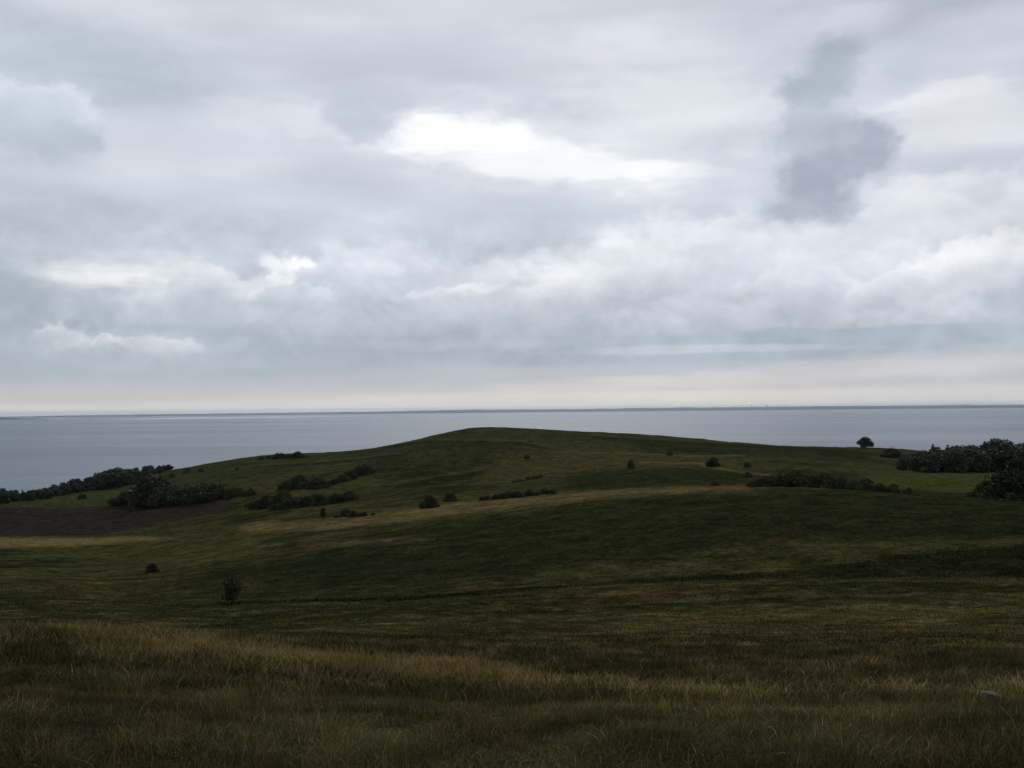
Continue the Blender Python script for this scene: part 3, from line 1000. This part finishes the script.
def proto(key, kind):
    """unit plants, one metre tall: crown and trunk meshes"""
    if key in PROTO:
        return PROTO[key]
    seed = sum(ord(ch) * (i + 3) for i, ch in enumerate(key))
    g_ = random.Random(seed)
    if kind == 'tree':
        wd = g_.uniform(.30, .40)
        lb = []
        for i in range(14):
            t = g_.uniform(0, 2 * math.pi)
            z_ = g_.uniform(.08, .80)
            rr = wd * g_.uniform(.25, .95) * math.sin(math.pi * (.25 + .7 * z_)) ** .6
            lb.append((rr * math.cos(t), rr * math.sin(t), z_, g_.uniform(.13, .22), g_.uniform(.8, 1.1)))
        lb.append((g_.uniform(-.08, .08), 0, .82, .17, 1.0))
        lb.append((0, 0, .45, .30, 1.1))
        lv, lq = leaves(lobes_points(lb, 3000, seed), .046, seed)
        tv, tf = trunk_mesh(.8, wd, seed, .035)
        lm = leaf_wood
    elif kind == 'windblown':
        lb = [(-.16, 0, .58, .30, .95), (.16, .05, .60, .32, .95), (.0, -.12, .72, .26, .9), (.40, 0, .40, .24, .8), (.5, .1, .24, .18, .8), (-.36, .05, .48, .22, .8), (.1, .18, .45, .3, .9), (0, 0, .34, .32, .8), (-.2, -.1, .24, .2, .8)]
        lv, lq = leaves(lobes_points(lb, 3200, seed, .03), .046, seed)
        tv, tf = trunk_mesh(.7, .4, seed, .04)
        lm = leaf_dark
    elif kind == 'conifer':
        pts = []
        q = np.random.default_rng(seed)
        for k in range(12):
            z_ = .12 + .86 * k / 11
            R_ = (.23 * (1 - k / 11.6) + .015) * q.uniform(.8, 1.15)
            m = int(190 * (1 - k / 14))
            t = q.uniform(0, 2 * math.pi, m)
            rr = R_ * np.sqrt(q.uniform(.05, 1, m)) * (1 + .3 * np.sin(t * 5 + k))
            pts.append(np.stack([rr * np.cos(t), rr * np.sin(t), z_ - rr * .45 + q.normal(0, .012, m)], -1))
        lv, lq = leaves(np.vstack(pts), .036, seed)
        tv, tf = limb([(0, 0, -.06), (0, 0, .5), (0, 0, .97)], .025, .004)
        lm = leaf_pine
    elif kind == 'sapling':
        lb = [(0, 0, .80, .15, 1.1), (.10, 0, .62, .2, .9), (-.12, .06, .55, .2, .9), (.2, -.05, .36, .2, .7), (-.22, 0, .34, .21, .7), (0, .1, .3, .25, .7), (.03, -.12, .46, .2, .9)]
        pts = lobes_points(lb, 2400, seed, .1)
        q = np.random.default_rng(seed + 1)
        sp = []
        for _ in range(34):                       # stray leafy shoots
            t = q.uniform(0, 2 * math.pi)
            s0 = np.array([.14 * math.cos(t), .14 * math.sin(t), q.uniform(.3, .75)])
            dv = np.array([math.cos(t) * .9, math.sin(t) * .9, q.uniform(.2, 1.2)])
            for u in np.linspace(.2, 1, 12):
                sp.append(s0 + dv * u * q.uniform(.2, .26) + q.normal(0, .012, 3))
        lv, lq = leaves(np.vstack([pts, sp]), .034, seed)
        tv, tf = trunk_mesh(.8, .24, seed, .028, 6)
        lm = leaf_dark
    else:                                          # shrub, crown down to the ground
        wd = g_.uniform(.55, .85)
        lb = []
        for i in range(12):
            t = 2 * math.pi * i / 12 + g_.uniform(-.3, .3)
            rr = wd * g_.uniform(.15, .95)
            top = 1 - .62 * (rr / wd) ** 1.6
            sz = g_.uniform(.20, .32)
            lb.append((rr * math.cos(t), rr * math.sin(t), max(.10, (top - sz) * g_.uniform(.75, 1.0)), sz, g_.uniform(.8, 1.1)))
        for i in range(6):
            t = 2 * math.pi * i / 6 + g_.uniform(-.3, .3)
            lb.append((wd * .8 * math.cos(t), wd * .8 * math.sin(t), .06, g_.uniform(.2, .3), .9))
        lb.append((g_.uniform(-.1, .1), g_.uniform(-.1, .1), .60, .34, 1.05))
        lb.append((0, 0, .25, .45, .9))
        lv, lq = leaves(lobes_points(lb, 3000, seed, -.06), .058, seed)
        tv, tf = trunk_mesh(.6, wd * .6, seed, .03, 6)
        lm = leaf_olive if kind == 'olive_shrub' else leaf_dark
    crown = bpy.data.meshes.new("crown")
    crown.from_pydata(lv.tolist(), [], lq.tolist())
    crown.materials.append(lm)
    trunk = bpy.data.meshes.new("trunk")
    trunk.from_pydata(tv, [], tf)
    trunk.materials.append(bark_m)
    PROTO[key] = (crown, trunk)
    return PROTO[key]


def plant(name, kind, variant, p, h, wid, label, cat, group=None, sink=0.03, ws=None):
    """p ground point, h height in metres, wid horizontal scale relative to height"""
    cm, tm = proto(f"{kind}{variant}", kind)
    root = bpy.data.objects.new(name, None)
    root.empty_display_size = .3
    col.objects.link(root)
    root.location = (p[0], p[1], p[2] - sink * h)
    root.rotation_euler = (0, 0, random.uniform(0, 6.28) if ws is None else ws)
    root.scale = (h * wid, h * wid, h)
    tag(root, label, cat, group)
    for nm, me in (("trunk", tm), ("crown", cm)):
        o = bpy.data.objects.new(nm, me)
        col.objects.link(o)
        o.parent = root
    return root


def put(name, kind, variant, px, base, hpx, label, cat, group=None, wid=1.0, d=None, dmin=3.0, ws=None):
    if d is None:
        p, d = hit(px, base, dmin)
    else:
        p = at(px, d)
    if 'shrub' in kind:
        wid = max(wid, random.uniform(.95, 1.15))
    return plant(name, kind, variant, p, hpx / F * d * 1.03, wid, label, cat, group, ws=ws)


def profile(pts, x):
    return float(np.interp(x, [q[0] for q in pts], [q[1] for q in pts]))


# lone plants
put("young_tree", 'sapling', 0, 232, 604, 29, "dark young thorn tree alone on the valley floor by the hollow", "tree", wid=.95)
put("shrub", 'olive_shrub', 0, 152, 572, 9, "dim low bush on the left slope above the lone young tree", "shrub", wid=.8)
put("round_tree", 'windblown', 0, 865, 448.5, 11.8, "round dark tree alone on the skyline against the sea", "tree", wid=1.15, dmin=250, ws=0.15)
put("shrub", 'shrub', 0, 713, 466.5, 10, "round dark bush on the open grass below the right skyline", "shrub", wid=1.0, dmin=150)
put("small_tree", 'tree', 0, 631, 468, 9, "small thorn tree with a bare stem in the middle of the hillside", "tree", wid=1.1, dmin=150)
put("shrub", 'shrub', 1, 430, 508, 14, "taller of two dark bushes close together on the pale slope", "shrub", wid=.62, dmin=120)
put("shrub", 'shrub', 2, 450, 501, 10, "smaller rounder bush just right of the taller one", "shrub", wid=.75, dmin=120)
put("small_tree", 'sapling', 1, 323, 519, 12, "small upright tree beside a low dark thicket", "tree", wid=.7, dmin=120)
put("shrub", 'olive_shrub', 3, 670, 455.5, 5, "tiny dark bush high on the headland slope", "shrub", wid=.8, dmin=200)
put("shrub", 'olive_shrub', 1, 527, 459, 4.5, "dim bush on the dark shoulder under the summit", "shrub", wid=.6, dmin=200)
put("shrub", 'olive_shrub', 4, 747, 467, 5, "upper of two little bushes left of the long thicket", "shrub", wid=.6, dmin=160)
put("shrub", 'olive_shrub', 5, 748, 477, 5.5, "lower of two little bushes left of the long thicket", "shrub", wid=.7, dmin=155)
put("shrub", 'olive_shrub', 6, 715, 486, 6, "straggly bush just behind the brow of the near rise", "shrub", wid=.6, dmin=150)
put("shrub", 'olive_shrub', 0, 82, 499, 6, "single bush in the green strip beside the left wood", "shrub", wid=1.0, dmin=250)
put("shrub", 'olive_shrub', 2, 172, 477, 4, "lowest of three small bushes right of the left wood", "shrub", wid=.9, dmin=250)
put("shrub", 'olive_shrub', 4, 187, 473, 5.5, "middle of three small bushes right of the left wood", "shrub", wid=.8, dmin=250)
put("shrub", 'olive_shrub', 1, 201, 472, 4, "rightmost of three small bushes right of the left wood", "shrub", wid=.9, dmin=250)
put("shrub", 'olive_shrub', 2, 237, 470, 3, "tiny bush on the pale slope above the left thickets", "shrub", wid=.9, dmin=250)

# the two big bushes at the right edge
put("large_shrub", 'shrub', 3, 1010, 499, 31, "big dark bush filling the right edge of the pasture", "shrub", wid=.95, dmin=120)
put("large_shrub", 'shrub', 5, 1040, 500, 37, "tallest dark bush cut off by the right edge of the photo", "shrub", wid=.95, dmin=120)
put("shrub", 'shrub', 6, 985, 496.5, 16, "low bush at the foot of the big right hand bushes", "shrub", wid=.8, dmin=120)
put("shrub", 'olive_shrub', 0, 972, 497, 6, "knee high bush trailing left from the big right hand bushes", "shrub", wid=1.2, dmin=120)


TENS = "first second third fourth fifth sixth seventh eighth ninth tenth eleventh twelfth thirteenth fourteenth fifteenth sixteenth seventeenth eighteenth nineteenth twentieth twenty-first twenty-second twenty-third twenty-fourth twenty-fifth twenty-sixth".split()


def hedge(x0, x1, step, base, top, label, group, name="shrub", wid=(.85, 1.35), kind='shrub', dmin=120, jit=.25, rows=1):
    x = x0
    k = 0
    while x <= x1:
        xx = x + random.uniform(-jit, jit) * step
        b = profile(base, xx)
        hp = max(2.5, b - profile(top, xx)) * random.choice((.6, .8, .95, 1.0, 1.15)) * random.uniform(.9, 1.1)
        put(name, kind, k * 3 % 7, xx, b + random.uniform(-.5, .5), hp, TENS[k] + " shrub" + (" from the left along the front of the " if rows == 2 else " from the left in the ") + label, "shrub", group, wid=random.uniform(*wid), dmin=dmin)
        if rows == 2 and k % 2 == 0:
            put(name, kind, (k * 3 + 2) % 7, xx + step * .5, b - 2.0, hp, TENS[k // 2] + " shrub from the left along the back of the " + label, "shrub", group, wid=random.uniform(*wid), dmin=dmin)
        x += step
        k += 1


hedge(118, 258, 8, [(112, 505), (150, 505), (200, 501.5), (230, 497.5), (260, 494)], [(112, 500), (124, 495), (136, 486), (150, 481), (165, 481), (180, 485), (205, 483), (232, 487), (260, 491)],
      "thicket above the ploughed field", "shrubs of the thicket above the ploughed field", dmin=200, rows=2)
hedge(248, 356, 8, [(245, 508), (290, 508), (330, 503.5), (360, 498)], [(245, 504), (262, 497), (285, 495), (300, 497), (330, 492), (345, 492), (360, 496)],
      "middle thicket", "shrubs of the middle thicket", dmin=180, rows=2)
hedge(280, 366, 8, [(280, 488.5), (320, 488), (350, 480), (366, 473)], [(280, 484), (298, 474), (312, 477), (330, 479), (345, 472), (358, 465), (368, 469)],
      "upper thicket", "shrubs of the upper thicket", dmin=220, rows=2)
hedge(258, 311, 5, [(255, 459.5), (312, 457)], [(256, 457), (272, 454), (285, 453), (296, 450), (308, 454)],
      "short dark row on the left skyline", "shrubs on the left skyline", dmin=300)
hedge(338, 374, 7, [(335, 517.5), (376, 515)], [(335, 513), (352, 508), (376, 512.5)],
      "small thicket right of the upright tree", "shrubs of the small thicket by the upright tree", dmin=120)
hedge(482, 556, 7, [(480, 500.5), (520, 497), (556, 493)], [(482, 496), (500, 491), (520, 490), (545, 487), (556, 490)],
      "dark thicket above the straw coloured band", "shrubs above the straw coloured band", dmin=150)
hedge(514, 548, 7, [(514, 482), (530, 479), (550, 476)], [(514, 479.5), (530, 475.5), (548, 473.5)],
      "thin low row in the centre of the hillside", "shrubs of the thin upper row", dmin=180, wid=(1.6, 2.4))
hedge(750, 914, 7, [(745, 486), (800, 486), (860, 490.5), (915, 493.5)], [(748, 483), (765, 476), (785, 472), (800, 471), (830, 475), (870, 483), (915, 491)],
      "near brow thicket", "shrubs of the long thicket on the near brow", dmin=110, rows=2)
hedge(885, 902, 6, [(880, 456), (905, 459)], [(880, 449), (890, 447), (900, 446.5), (905, 450)],
      "clump right of the lone skyline tree", "shrubs right of the skyline tree", dmin=260)


def wood(xs, base, top, label, group, rows, conifers=(), kinds=('tree',), dmin=250, variants=4):
    k = 0
    for row, dd in enumerate(rows):
        for n_, x in enumerate(xs):
            xx = x + random.uniform(-2.5, 2.5) + row * 3.3
            p0, d0 = hit(xx, profile(base, xx), dmin)
            d = d0 + dd + random.uniform(-4, 4)
            p = at(xx, d)
            # height that carries the crown to the wood's own skyline
            yt = profile(top, xx) + (0 if row == len(rows) - 1 else 2.5 + 2.5 * (len(rows) - 2 - row)) + random.uniform(-1.8, 1.4)
            h = EYE + ray(xx, yt)[1] * d - p[2]
            h = max(3.2, min(14.0, h))
            con = any(abs(xx - c_) < 3.0 for c_ in conifers) and row == len(rows) - 1
            kd = 'conifer' if con else 'tree'
            plant("conifer_tree" if con else "broadleaf_tree", kd, k % variants, p, h * (1.06 if con else 1.0), random.uniform(1.3, 1.9) if not con else random.uniform(.9, 1.2),
                  TENS[n_] + " tree from the left in the " + ("front", "middle", "back")[row] + " row of the " + label, "tree", group)
            k += 1


LB = [(-60, 506), (0, 502), (40, 500), (60, 495), (100, 489), (130, 484), (160, 473), (172, 470)]
LT = [(-60, 490), (0, 487), (10, 489), (22, 489), (35, 490), (48, 488), (58, 483), (68, 478), (80, 479), (90, 475), (100, 470.5), (110, 469), (122, 467.5), (140, 466.5), (160, 465.5), (172, 466)]
wood(list(np.arange(-6, 166, 8)), LB, LT,
     "left shore wood", "trees of the left shore wood", (0, 10, 20), conifers=(24,), dmin=300)
RB = [(898, 466), (905, 470), (930, 472), (970, 472), (1060, 471)]
RT = [(898, 455), (912, 452), (926, 450), (932, 446), (945, 445.5), (960, 443), (972, 444), (980, 446), (985, 442), (994, 439), (1002, 437.5), (1010, 441), (1016, 445), (1024, 443), (1060, 442)]
wood(list(np.arange(902, 1034, 8)), RB, RT,
     "right hand wood", "trees of the right hand wood", (0, 14, 30), conifers=(931, 947), dmin=250)

# ------------------------------------------------------------------ pale stone in the grass
stone_m, stn, stb = material("pale_stone")
stp = stn.n('ShaderNodeNewGeometry').outputs['Position']
stn.put(stb.inputs['Base Color'], stn.ramp(stn.noise(stp, 14.0, 5.0, .6), [(.3, (.06, .055, .05)), (.55, (.14, .13, .12)), (.75, (.05, .055, .035))]))
stb.inputs['Roughness'].default_value = .9
import bmesh
bm = bmesh.new()
bmesh.ops.create_icosphere(bm, subdivisions=4, radius=1.0)
for v in bm.verts:
    c = v.co
    n_ = math.sin(c.x * 3.1 + 1) * math.cos(c.y * 2.7) * .10 + math.sin(c.z * 5 + c.x * 4) * .05 + math.sin(c.y * 11 + c.z * 7) * .02
    v.co = c * (1 + n_)
    if v.co.z > .5:
        v.co.z = .5 + (v.co.z - .5) * .35
sm_ = bpy.data.meshes.new("stone")
bm.to_mesh(sm_)
bm.free()
sm_.materials.append(stone_m)
for p_ in sm_.polygons:
    p_.use_smooth = True
stone = bpy.data.objects.new("stone", sm_)
col.objects.link(stone)
sp, sdist = hit(991, 703)
stone.location = sp + Vector((0, 0, .04))
stone.scale = (.085, .08, .07)
stone.rotation_euler = (.1, .15, .6)
tag(stone, "pale grey stone lying in the grass at the lower right", "stone")

# ------------------------------------------------------------------ grass
grass_m, gn, gb = material("grass_blades")
gc = gn.n('ShaderNodeAttribute', attribute_name='cover').outputs['Color']
gn.put(gb.inputs['Base Color'], gc)
gb.inputs['Roughness'].default_value = .75
gb.inputs['Specular IOR Level'].default_value = 0.0


def blades(name, x, y, h, wd, lean, rgb_root, rgb_tip, label):
    n = len(x)
    z = height(x, y) - .02
    t = rng.uniform(0, 2 * math.pi, n)
    wx, wy = np.cos(t) * wd * .5, np.sin(t) * wd * .5
    # lean mostly with the wind, to the right
    la = rng.normal(0.3, 2.3, n)
    lx, ly = np.cos(la) * lean * h, np.sin(la) * lean * h
    v = np.zeros((n, 5, 3), np.float32)
    v[:, 0] = np.stack([x - wx, y - wy, z], -1)
    v[:, 1] = np.stack([x + wx, y + wy, z], -1)
    v[:, 2] = np.stack([x + wx * .75 + lx * .35, y + wy * .75 + ly * .35, z + h * .58], -1)
    v[:, 3] = np.stack([x - wx * .75 + lx * .35, y - wy * .75 + ly * .35, z + h * .58], -1)
    v[:, 4] = np.stack([x + lx, y + ly, z + h * np.sqrt(np.clip(1 - lean ** 2 * .5, .2, 1))], -1)
    i0 = np.arange(n) * 5
    tris = np.concatenate([np.stack([i0, i0 + 1, i0 + 2], -1), np.stack([i0, i0 + 2, i0 + 3], -1), np.stack([i0 + 3, i0 + 2, i0 + 4], -1)])
    o = link_mesh(name, v.reshape(-1, 3), tris, grass_m)
    c = np.zeros((n, 5, 3), np.float32)
    c[:, 0] = c[:, 1] = rgb_root
    c[:, 2] = c[:, 3] = rgb_root * .45 + rgb_tip * .55
    c[:, 4] = rgb_tip
    paint(o, c.reshape(-1, 3))
    tag(o, label, kind='stuff')
    return o


def scatter(n, r0, r1, power, half=0.62):
    """bearing uniform, distance density ~ r**power"""
    u = rng.random(n)
    k = power + 1
    r = (r0 ** k + u * (r1 ** k - r0 ** k)) ** (1 / k)
    a = rng.uniform(-half, half, n)
    return r * np.sin(a), r * np.cos(a), r


def sward(n, r0, r1, power, hrange, wrange, name, label, dense=True):
    x, y, r = scatter(n, r0, r1, power)
    clump = fbm(x, y, .55, 3, 34)
    keep = rng.random(n) < np.clip(.78 + clump * 1.8, .48, 1)
    x, y, r, clump = x[keep], y[keep], r[keep], clump[keep]
    m = len(x)
    s = straw_amount(x, y, r)
    dry = rng.random(m) < s * .85 + .03
    rust = rng.random(m) < .13 + .38 * sm(fbm(x, y, 1.9, 3, 35), .0, .16)
    lush = sm(fbm(x, y, 1.3, 3, 36), .0, .18)
    bx = fbm(x, y, 5, 3, 37)
    hh = rng.uniform(*hrange, m) * (.6 + 1.3 * np.clip(clump + .4, 0, 1)) * np.where(dry, 1.2, 1.0)
    ww = rng.uniform(*wrange, m) * np.where(dry, .75, 1.0)
    green = np.array([.098, .091, .039]) * (1 + bx[:, None] * .9)
    green = green * (1 - lush[:, None] * .5) + np.array([.115, .112, .042]) * lush[:, None] * .5
    far = sm(r, 17, 34)[:, None]
    ww = ww * np.clip(r / 40, 1, 3)
    c = green
    c = np.where(rust[:, None], np.array([.16, .105, .048]), c)
    c = np.where(dry[:, None], np.array([.46, .36, .15]) * rng.uniform(.7, 1.15, m)[:, None], c)
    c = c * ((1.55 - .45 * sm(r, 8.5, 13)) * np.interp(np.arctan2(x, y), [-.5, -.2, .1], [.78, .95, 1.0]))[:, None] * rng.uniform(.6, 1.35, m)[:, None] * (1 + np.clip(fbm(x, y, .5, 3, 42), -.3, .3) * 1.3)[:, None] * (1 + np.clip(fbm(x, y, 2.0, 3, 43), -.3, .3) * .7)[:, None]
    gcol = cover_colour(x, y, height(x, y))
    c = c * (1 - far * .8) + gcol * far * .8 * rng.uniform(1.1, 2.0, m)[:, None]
    lean = np.clip(rng.normal(.60, .28, m), .05, 1.15)
    return blades(name, x, y, hh, ww, lean, c * .75, c * 1.12, label)


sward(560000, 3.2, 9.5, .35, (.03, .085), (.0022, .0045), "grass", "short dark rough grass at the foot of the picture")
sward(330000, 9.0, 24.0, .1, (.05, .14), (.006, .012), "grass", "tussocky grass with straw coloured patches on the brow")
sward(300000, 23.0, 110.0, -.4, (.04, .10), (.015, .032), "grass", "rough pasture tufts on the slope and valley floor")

# tall straw stems with nodding heads along the brow
n = 130000
x, y, r = scatter(n, 7.5, 20.0, .2)
keep = rng.random(n) < np.clip(straw_amount(x, y, r) * 1.15 - .18, 0, 1) * (r < 19) * np.maximum(sm(fbm(x, y, .8, 3, 41), -.08, .12), .12) * sm(fbm(x, y, 3.0, 3, 44), -.30, .05)
x, y, r = x[keep], y[keep], r[keep]
m = len(x)
c = np.array([.62, .48, .19]) * rng.uniform(.6, 1.15, m)[:, None]
c = np.where((rng.random(m) < .35)[:, None], np.array([.38, .24, .09]), c)
blades("dry_grass", x, y, rng.uniform(.09, .26, m) * (.75 + 1.1 * np.clip(fbm(x, y, 1.3, 3, 45) + .2, 0, .6)), rng.uniform(.004, .008, m), np.clip(rng.normal(.45, .2, m), .05, .9), c * .8, c * 1.15,
       "tall straw coloured grass bending along the brow")
# scattered taller tufts near the feet
n = 22000
nt_ = 700
cx, cy, cr = scatter(nt_, 4.0, 14.0, .6)
k = rng.integers(0, nt_, n)
x = cx[k] + rng.normal(0, .06, n)
y = cy[k] + rng.normal(0, .06, n)
tone = rng.random(nt_)[k][:, None]
c = np.where(tone < .4, np.array([.27, .23, .075]), np.where(tone < .65, np.array([.33, .21, .085]), np.array([.12, .125, .05]))) * rng.uniform(.7, 1.2, n)[:, None]
blades("grass", x, y, rng.uniform(.06, .20, n) * (.6 + .8 * rng.random(nt_)[k]), rng.uniform(.0025, .005, n), np.clip(rng.normal(.45, .22, n), .05, .9), c * .8, c * 1.1,
       "scattered yellowish tufts standing in the short grass")

# heath on the bank: low ground cover, coloured darker for the slope's shade too
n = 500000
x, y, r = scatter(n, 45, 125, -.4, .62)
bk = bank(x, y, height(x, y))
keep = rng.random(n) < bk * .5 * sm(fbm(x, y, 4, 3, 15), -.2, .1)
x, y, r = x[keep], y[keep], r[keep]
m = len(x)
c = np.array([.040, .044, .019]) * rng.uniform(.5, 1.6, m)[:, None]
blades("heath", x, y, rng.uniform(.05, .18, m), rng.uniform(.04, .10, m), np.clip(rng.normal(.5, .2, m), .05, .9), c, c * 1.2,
       "dark heath covering the shaded steep bank across the valley")
